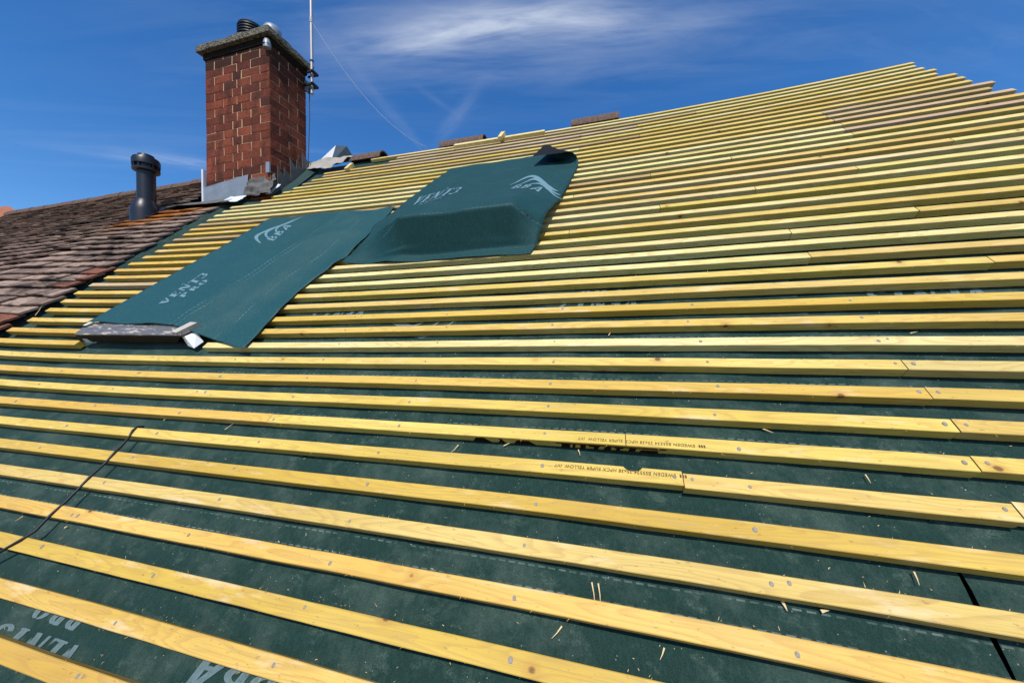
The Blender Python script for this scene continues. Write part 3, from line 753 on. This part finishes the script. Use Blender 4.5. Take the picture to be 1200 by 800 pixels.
while x > -8.55:
    mb = MB(); halfround(mb, x-.315, x-.003, 40.6, -.02+rng.uniform(-.004, .006), .085+rng.uniform(-.004, .004), yoff=.0)
    shade_auto(mb.build('ridge_tile', M['ridge'], nbr)); x -= .32; i += 1
for X0, X1, lab in ((-2.86, -2.40, 'old half-round ridge tile left behind the bare felt beside the chimney'), (-1.70, -1.20, 'dark half-round ridge tile perched on the ridge above the loose pale batten'), (-.275, .19, 'longer mottled ridge tile on the ridge above the curled sheet corner')):
    mb = MB(); halfround(mb, X0, X1, 40.4, -.030, .106, yoff=.045, tilt=.03)
    o = mb.build('ridge_tile', M['ridge'], anchor=S((X0+X1)/2, 40.4, -.03)); shade_auto(o)
    tag(o, lab, 'ridge tile', 'ridge tiles left on the bare ridge')

# far house beyond the left end
fh = empty('brick_house', (-24, 7, 0), 'distant house with an orange red tiled roof showing beyond the brown tiles', 'house')
mb = MB(); mb.box((-29.5, 3.0, 0), (-17.0, 11, 7.0)); mb.build('wall', M['mortar'], fh)
mb = MB(); mb.ring([[(-30, 2.6, 6.7), (-29.6, 7, 10.95), (-30, 11.4, 6.7)], [(-19.6, 2.6, 6.7), (-19.6, 7, 10.9), (-19.6, 11.4, 6.7)], [(-16.6, 2.6, 6.7), (-18.9, 7, 10.6), (-16.6, 11.4, 6.7)]])
mb.build('roof', M['red_tile'], fh)

# ------------------------------------------------------------------ vent pipe
pb = S(-4.26, 28.1, .03)
vp = empty('vent_pipe', pb, 'black plastic soil vent pipe with louvred cap rising from the old brown tiles', 'vent pipe')
mb = MB(); mb.lathe(pb, [(.067, -.12), (.067, .45)], 28); shade_auto(mb.build('pipe', M['vent_plastic'], vp))
mb = MB(); mb.lathe(pb+Vector((0, -.01, 0)), [(.105, -.17), (.105, .01), (.097, .055), (.072, .115), (.068, .12)], 28); shade_auto(mb.build('collar', M['vent_plastic'], vp), 50)
mb = MB(); mb.rbox(-4.38, -4.14, 26.9, 29.4, .030, .036); mb.build('base_slate', M['vent_plastic'], vp)
mb = MB(); mb.lathe(pb, [(.075, .395), (.096, .40), (.099, .41), (.099, .42), (.08, .426), (.08, .466)], 28); shade_auto(mb.build('cap_ring', M['vent_plastic'], vp))
for j in range(12):
    t = 2*math.pi*j/12; c = pb+Vector((math.cos(t)*.089, math.sin(t)*.089, 0)); mb = MB()
    mb.box((c.x-.006, c.y-.006, c.z+.42), (c.x+.006, c.y+.006, c.z+.468)); mb.build('louvre', M['vent_plastic'], vp)
mb = MB(); mb.lathe(pb, [(.092, .455), (.100, .457), (.101, .503), (.092, .524), (.062, .536), (.058, .556), (.05, .56)], 28); shade_auto(mb.build('cap_lid', M['vent_plastic'], vp))

# ------------------------------------------------------------------ chimney
cb = S(-3.22, 31.6, 0); CY = cb.y
CX1, CX0 = -3.22, -3.22-(.94)
CX0 = CY*(-1.110/.745)
CD_ = CX1/(-.829)*.818-CY
ZB, ZT = cb.z-.25, ZC+3.06
ch = empty('chimney_stack', (CX1, CY, cb.z), 'red brick chimney with lichened concrete cap and lead flashing between both roofs', 'chimney')
CH = .0842; J = .0075; JV = .0135
vs, fs, tc = [], [], []
ncr = int((ZT-ZB)/CH)
def addbrick(a, b, c):
    mb_ = MB(); d = .003
    x0, y0, z0 = a; x1, y1, z1 = b
    jit = [Vector((rng.uniform(-d, d), rng.uniform(-d, d), rng.uniform(-d, d))) for _ in range(8)]
    mb_.box(a, b); n0 = len(vs)
    for q, jv in zip(mb_.v, jit): vs.append(q+jv*.6); tc.append(c)
    for f in mb_.f: fs.append([n0+i for i in f])
W_ = CX1-CX0
ub = W_/7.0; vb = CD_/4.0
for r in range(ncr):
    z1 = ZT-r*CH; z0 = z1-CH+J
    fa = [1, 2, 1, 2, 1] if r % 2 else [2, 1.5, 1.5, 2]
    def bc(hdr=False):
        t = rng.random(); c = mixc((.245, .066, .034, 1), (.125, .034, .022, 1), t)
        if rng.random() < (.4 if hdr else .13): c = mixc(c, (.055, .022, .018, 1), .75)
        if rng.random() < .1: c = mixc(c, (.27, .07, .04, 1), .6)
        if r < 3: c = mixc(c, (.020, .013, .011, 1), (.8, .55, .3)[r])  # top courses darkened for soot and for the cap's shadow, painted in
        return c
    x = CX0
    for wq in fa:
        a, b = x+JV/2, x+wq*ub-JV/2
        if x == CX0: a = CX0
        if abs(x+wq*ub-CX1) < 1e-6: b = CX1
        pro = rng.uniform(0, .004)
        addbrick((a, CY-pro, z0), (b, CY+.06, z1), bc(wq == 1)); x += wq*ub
    sides = [2, 2] if r % 2 else [1, 2, 1]
    for X in (CX1, CX0):
        y = CY
        for q, wq in enumerate(sides):
            a, b = y+JV/2, y+wq*vb-JV/2
            if q == 0: a = CY+.0605 if False else CY+.003
            if q == len(sides)-1: b = CY+CD_
            pro = rng.uniform(0, .004)
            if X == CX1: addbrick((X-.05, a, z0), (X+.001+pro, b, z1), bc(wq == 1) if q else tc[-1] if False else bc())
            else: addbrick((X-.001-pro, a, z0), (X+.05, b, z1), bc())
            y += wq*vb
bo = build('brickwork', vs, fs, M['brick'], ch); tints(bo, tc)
mb = MB(); mb.box((CX0+.0022, CY+.0022, ZB), (CX1-.0018, CY+CD_-.002, ZT)); mb.build('mortar_core', M['mortar'], ch)
# concrete cap with ragged weathered edge
ov = .058; bm = bmesh.new()
bmesh.ops.create_cube(bm, size=1)
bmesh.ops.subdivide_edges(bm, edges=bm.edges[:], cuts=9, use_grid_fill=True)
mb = MB(); mb.box((CX0-.014, CY-.014, ZT-.05), (CX1+.014, CY+CD_+.014, ZT+.013)); mb.build('cap_shade_band', plain('sooty_cap_shade', (.020, .015, .013, 1), .95, .05, 0, .6, 25, .8), ch)  # band added under the cap, dark with soot and painted-in shade
cw, cd, chh = W_+2*ov, CD_+2*ov, .062
vsl = []
for v in bm.verts:
    p = Vector((v.co.x*cw, v.co.y*cd, v.co.z*chh)); e = .007*nz(p.x*14, p.y*14, p.z*14+2)+.005*nz(p.x*40, p.y*40, p.z*40)
    if v.co.z > .3: p.z += .03*(1-max(abs(v.co.x), abs(v.co.y))*2)
    nrm = Vector((1 if v.co.x > .49 else -1 if v.co.x < -.49 else 0, 1 if v.co.y > .49 else -1 if v.co.y < -.49 else 0, 1 if v.co.z > .49 else 0))
    vsl.append(p+nrm*e+Vector((.5*(CX0+CX1), CY+CD_/2, ZT+.012+chh/2)))
bm.verts.index_update(); fsl = [[v.index for v in f.verts] for f in bm.faces]; bm.free()
shade_auto(build('cap', vsl, fsl, M['concrete'], ch), 40)
zc = ZT+.085
pp = Vector((CX0+.50*W_, CY+.17, zc)); mb = MB()
prof = [(.115, -.02)]
for j in range(8): prof += [(.118, .01+.029*j), (.132, .013+.029*j), (.132, .023+.029*j), (.118, .028+.029*j)]
mb.lathe(pp, prof+[(.124, .25), (.02, .265)], 26); shade_auto(mb.build('chimney_pot', M['vent_plastic'], ch))
mb = MB(); mb.lathe((CX1-.11, CY+.13, zc), [(.07, -.03), (.08, .08), (.085, .12), (.066, .155), (.02, .17)], 20); shade_auto(mb.build('chimney_pot', M['lead'], ch), 50)
mb = MB(); c0 = Vector((CX1-.005, CY-.018, ZT-.075)); mb.lathe(c0, [(.012, -.05), (.034, -.045), (.036, .0), (.026, .04), (.006, .055)], 12); shade_auto(mb.build('corner_clamp', M['lead'], ch), 60)
mb = MB(); mb.tube([c0+Vector((-.036, -.014, -.012)), c0+Vector((.0, -.040, -.016)), c0+Vector((.036, -.012, -.012))], .004, 6); mb.build('clamp_strap', M['dark_metal'], ch)
# flashings
def crumple(name, pts, m, amp, parent, nx=26, nk=16, th=.003, seed=0):
    """pts: 4 corners (world); a dented sheet between them"""
    a, b, c, d = [Vector(p) for p in pts]; vs_, fs_ = [], []
    nrm = (b-a).cross(d-a).normalized()
    for j in range(nk+1):
        for i in range(nx+1):
            u, v = i/nx, j/nk; p = (a*(1-u)+b*u)*(1-v)+(d*(1-u)+c*u)*v
            ee = nz(u*3.1+seed, v*3.3, seed)*amp+nz(u*8+seed, v*7, seed+2)*amp*.45
            vs_.append(p+nrm*ee)
    n1 = len(vs_); vs_ += [p-nrm*th for p in vs_]
    for j in range(nk):
        for i in range(nx):
            q = j*(nx+1)+i; f = [q, q+1, q+nx+2, q+nx+1]; fs_.append(f); fs_.append([z+n1 for z in reversed(f)])
    per = list(range(nx+1))+[j*(nx+1)+nx for j in range(1, nk+1)]+[nk*(nx+1)+i for i in range(nx-1, -1, -1)]+[j*(nx+1) for j in range(nk-1, 0, -1)]
    for x_, y_ in zip(per, per[1:]+per[:1]): fs_.append([y_, x_, x_+n1, y_+n1])
    o = build(name, vs_, fs_, m, parent, smooth=True); shade_auto(o, 50); return o
fl = CY-.012
zt = cb.z+.20
crumple('lead_apron', [(CX0-.03, fl, cb.z-.02), (CX1-.30, fl, cb.z-.03), (CX1-.28, fl, zt+.03), (CX0-.03, fl, zt-.03)], M['lead'], .004, ch, seed=3)
mb = MB(); mb.box((CX0-.045, fl-.012, cb.z), (CX0-.020, fl+.02, zt+.16)); mb.build('apron_edge', M['pale_metal'], ch)
crumple('apron_skirt', [S(CX0-.32, 29.2, .045), S(CX1-.28, 29.1, .05), (CX1-.26, fl-.005, cb.z+.02), (CX0-.03, fl-.005, cb.z+.01)], M['dark_lead'], .018, ch, seed=8)
crumple('corner_flashing', [(CX1-.30, fl-.05, cb.z-.01), (CX1+.09, fl-.07, cb.z-.03), (CX1+.05, fl+.02, zt+.01), (CX1-.28, fl-.004, zt-.03)], M['dark_lead'], .035, ch, seed=21)
# stepped flashing up the right cheek
mb = MB(); xs_ = CX1+.008; st = 6
for j in range(st):
    y0 = CY-.01+(CD_+.02)*j/st; y1 = CY-.01+(CD_+.02)*(j+1)/st
    zb0 = cb.z+(y0-CY)-.02; zt0 = cb.z+(y0-CY)+.13+.05*((j % 2))
    mb.box8([(xs_, y0, zb0), (xs_+.006, y0, zb0), (xs_+.006, y1, zb0+(y1-y0)), (xs_, y1, zb0+(y1-y0)), (xs_, y0, zt0+.07), (xs_+.006, y0, zt0+.07), (xs_+.006, y1, zt0), (xs_, y1, zt0)])
mb.build('step_flashing', M['dark_lead'], ch)
mb = MB(); mb.box((CX1-.03, fl-.016, zt+.01), (CX1+.016, fl+.0, zt+.115)); mb.build('lead_tab', M['lead'], ch)
o = crumple('felt_upstand', [(CX1+.03, CY+.02, cb.z+.0), (CX1+.14, CY+.02, cb.z-.03), (CX1+.10, CY+CD_+.15, cb.z+CD_+.12), (CX1+.02, CY+CD_+.15, cb.z+CD_+.19)], M['sheet_plain'] if 'sheet_plain' in M else M['black_back'], .012, ch, seed=31)
o.data.materials[0] = plain('green_felt_plain', (.014, .045, .042, 1), .65, .3)
sd = S(-3.05, 39.5, 0)
o = crumple('lead_saddle', [S(-3.32, 38.6, .03), S(-2.86, 37.9, .03), S(-2.74, 40.6, .05), S(-3.30, 40.8, .06)], plain('pale_lead_saddle', (.36, .34, .30, 1), .75, .2, .1, .35, 14, .8), .035, None, nx=20, nk=12, seed=44)
tag(o, 'crumpled pale grey lead saddle lying behind the chimney at the ridge', 'flashing')
# folded bright sheet behind the ridge, offcut by the apron
a = S(-3.22, 40.6, .02); b = S(-2.93, 40.9, .0); t = S(-2.99, 42.3, .14)
mb = MB()
mb.box8([a, S(-3.0, 40.0, .02), S(-3.0, 40.1, .02), a+Vector((0, .02, 0)), t, t+Vector((.002, -.002, 0)), t+Vector((.002, .02, 0)), t+Vector((0, .02, 0))])
o1 = empty('metal_sheet', S(-3.05, 40.6, 0), 'bright folded metal sheet standing up behind the lead saddle at the ridge', 'metal sheet')
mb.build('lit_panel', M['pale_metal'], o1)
mb = MB(); p2 = S(-3.0, 40.0, .02)
mb.box8([p2, S(-2.80, 41.4, .03), S(-2.80, 41.5, .03), p2+Vector((.004, .02, 0)), t+Vector((.003, -.001, 0)), S(-2.82, 41.5, .13), S(-2.82, 41.6, .13), t+Vector((.006, .02, 0))])
mb.build('shaded_panel', plain('shaded_sheet_metal', (.10, .135, .18, 1), .4, .5, .4), o1)  # darker copy of the sheet metal, the fold's shade put into its colour
o = crumple('metal_offcut', [S(-3.62, 29.55, .035), S(-3.40, 29.35, .035), S(-3.36, 30.35, .05), S(-3.56, 30.6, .045)], M['pale_metal'], .006, None, seed=51)
tag(o, 'bright white metal offcut lying below the chimney apron', 'metal offcut')
o = crumple('membrane_scrap', [S(-3.24, 31.2, .02), S(-3.19, 31.1, .02), S(-3.12, 32.4, .06), S(-3.16, 32.6, .06)], M['white_upvc'], .008, None, nx=6, nk=6, seed=57)
tag(o, 'small white torn scrap beside the chimney corner flashing', 'scrap')

# ------------------------------------------------------------------ aerial mast, cables
def raypt(x, y, Y):     # only used to read sizes off the survey: point on plane Y
    d = cf+cr*((x-600)/400)-cu*((y-400)/400); return Vector((0, 0, ZC))+d*(Y/d.y)
MY = CY+CD_+.02; MX = -.79*MY*1.003
ptop, pbot = ZC+4.6, ZC+.0
MX = CX1+.075
MYy = MX/(-.8139)*.8264
zb_ = ZC+(400-112)/400*(-MX*.251+MYy*.968)
am = empty('aerial_mast', (MX, MYy, zb_), 'slim silver aerial pole clamped to the right cheek of the chimney', 'aerial mast')
mb = MB(); mb.tube([(MX, MYy, zb_), (MX, MYy, zb_+2.2)], .0165, 12); shade_auto(mb.build('pole', M['pole'], am))
mb = MB(); mb.tube([(MX, MYy, zb_+.36), (MX, MYy, zb_+.378)], .020, 12); mb.build('pole_joint', M['dark_metal'], am)
mb = MB(); mb.tube([(MX, MYy, zb_+.80), (MX, MYy, zb_+.86)], .020, 12); mb.build('pole_sleeve', M['pole'], am)
for dz in (.085, .225):
    mb = MB(); z = zb_+dz
    mb.box((CX1-.005, MYy-.045, z-.008), (MX+.055, MYy-.024, z+.010)); mb.box((CX1-.005, MYy+.024, z-.008), (MX+.055, MYy+.04, z+.010)); mb.box((MX+.03, MYy-.045, z-.012), (MX+.052, MYy+.04, z+.014))
    mb.build('bracket', M['dark_metal'], am)
mb = MB(); mb.box((CX1+.003, MYy-.03, zb_+.03), (CX1+.03, MYy+.03, zb_+.14)); mb.build('wall_plate', M['lead'], am)
mb = MB(); mb.tube([(MX-.02, MYy, zb_+.16), (MX-.045, MYy+.01, zb_+.02), (MX-.05, MYy+.01, zb_-.3), (CX1+.012, MYy, zb_-.75)], .0045, 6)
tag(mb.build('coaxial_cable', M['black_cable'], anchor=(MX-.02, MYy, zb_+.16)), 'thin dark cable hanging down the chimney edge from the aerial bracket', 'cable')
p0 = Vector((MX, MYy-.02, zb_+.83)); p1 = S(-1.86, 40.5, .02); pts = []
for i in range(25):
    t = i/24; p = p0.lerp(p1, t); p.z -= .22*4*t*(1-t)*(.8+.2*t); pts.append(p)
mb = MB(); mb.tube(pts, .0026, 6)
tag(mb.build('aerial_wire', plain('grey_wire', (.24, .28, .36, 1), .5, .4), anchor=p0), 'thin grey wire sagging from the aerial pole down to the ridge', 'wire')
# black cable lying across the lower rows
kp = [(4.02, -1.803), (3.85, -1.80), (3.6, -1.79), (3.2, -1.778), (2.9, -1.770), (2.5, -1.767), (2.0, -1.763), (1.5, -1.761), (1.1, -1.757), (.7, -1.754), (.2, -1.752), (-.1, -1.765), (-.45, -1.80), (-.9, -1.85), (-1.4, -1.90), (-2.0, -1.96), (-3.2, -2.05), (-4.4, -2.1)]
mb = MB(); pts = [S(-1.803, 4.14, -.016)]
for k, X in kp:
    fr = (k % 1.0); onb = fr > .655 or fr == 0
    pts.append(S(X, k, .0042 if onb else .0005))
fine_pts = []
for a_, b_ in zip(pts, pts[1:]):
    for i in range(5): fine_pts.append(a_.lerp(b_, i/5))
fine_pts.append(pts[-1]); mb.tube(fine_pts, .0042, 8)
tag(shade_auto(mb.build('black_cable', M['black_cable'], anchor=pts[0]), 60), 'thin black cable running up over the lower left battens', 'cable')

# ------------------------------------------------------------------ splinters left by sawing
SP = [(-.022, 1.36, -1.35, .042, 'two-inch pale splinter hanging under the batten at bottom centre'), (-.008, 1.36, -1.4, .040, 'pale splinter close beside the longest one at bottom centre'),
      (.604, 2.48, -1.7, .024, 'stubby pale splinter just left of the dark slit'), (-.082, .5, -2.2, .03, 'curved wood shaving on felt below bottom centre'),
      (.117, .5, -2.0, .022, 'thin shaving on felt right of bottom centre'), (-.44, 4.42, -2.0, .035, 'slanting splinter on felt left of the bark edge'),
      (-.292, 4.50, .5, .036, 'slanting splinter on felt under the bark edge'), (.615, 4.48, -1.5, .022, 'grey splinter upright on felt, right middle'),
      (.434, 5.6, -.5, .025, 'brown sliver on felt near the right joints'), (-1.411, 4.35, .9, .035, 'pale sliver on felt right of the black cable top'),
      (.35, 1.60, -1.3, .016, 'short splinter under the lower right rows'), (.413, 1.54, .3, .014, 'yellow chip on felt under the lower right rows'),
      (-1.76, 4.55, 1.0, .024, 'tiny pale sliver above the top of the black cable'), (-1.70, .45, .6, .010, 'white chip on felt beside the black cable'),
      (-1.93, .55, -1.9, .02, 'thin splinter on felt left of the black cable'), (-.065, 4.55, -1.2, .02, 'thin splinter across the dark stamp'),
      (.03, 9.45, 1.1, .03, 'hair-thin splinter on felt between mid roof rows'), (.95, 9.4, .3, .02, 'thin pale sliver at the right side of mid roof'),
      (-3.43, 10.95, 2.2, .10, 'long pale splinter leaning on the broken red tile edge')]
for X, k, ang, L, lab in SP:
    mb = MB(); d = Vector((math.cos(ang), 0, 0))+DU*math.sin(ang); p = d.cross(NN).normalized()
    o0 = -.030 if L < .08 else .02; c = S(X, k, o0); wd = .0016 if L > .018 else .003
    lift = NN*(L*.15)
    mb.box8([c-p*wd, c+p*wd, c+p*wd*.6+d*L*.55+lift*.3, c-p*wd*.6+d*L*.55+lift*.3, c-p*wd+NN*.0022, c+p*wd+NN*.0022, c+p*wd*.6+d*L*.55+lift*.3+NN*.002, c-p*wd*.6+d*L*.55+lift*.3+NN*.002])
    q = c+d*L*.55+lift*.3; e_ = c+d*L+lift+p*L*.06
    mb.box8([q-p*wd*.6, q+p*wd*.6, e_+p*.0003, e_-p*.0003, q-p*wd*.6+NN*.002, q+p*wd*.6+NN*.002, e_+p*.0003+NN*.0008, e_-p*.0003+NN*.0008])
    tag(mb.build('wood_splinter', M['splinter'], anchor=c), lab, 'splinter', 'wood splinters left on the roof')

# loose sawdust and fibres caught along the rows
mb = MB(); rs = random.Random(9)
for _ in range(800):
    k = rs.choice([-2, -1, 0, 1, 2, 3, 4, 5, 6, 7, 8, 9, 10]); X = rs.uniform(-2.2, 1.1)
    kk = k+(rs.uniform(.02, .10) if rs.random() < .45 else rs.uniform(.02, .58)); L = rs.uniform(.001, .0055)*(1 if rs.random() < .9 else 2.2)
    a = rs.uniform(0, math.pi); d = Vector((math.cos(a), 0, 0))+DU*math.sin(a); q = d.cross(NN).normalized()*rs.uniform(.0003, .0007)
    c = S(X, kk, felt_off(X, kk)+.0008); e = c+d*L+NN*rs.uniform(0, .0015); m_ = c.lerp(e, .5)+q*rs.uniform(-2, 2)+NN*.0006
    n0 = len(mb.v); mb.v += [c-q, c+q, m_+q, m_-q, e]; mb.f += [[n0, n0+1, n0+2, n0+3], [n0+3, n0+2, n0+4]]
tag(mb.build('sawdust', M['splinter'], anchor=S(0, 0, -.03)), 'pale sawdust and fine wood fibres scattered on the lower green underlay', 'sawdust', kind='stuff')

# ------------------------------------------------------------------ render settings
vs_ = scene.view_settings; vs_.view_transform = 'Standard'; vs_.look = 'None'; vs_.gamma = 1; vs_.use_curve_mapping = False; vs_.exposure = 0.12
scene.render.engine = 'CYCLES'
scene.cycles.max_bounces = 6
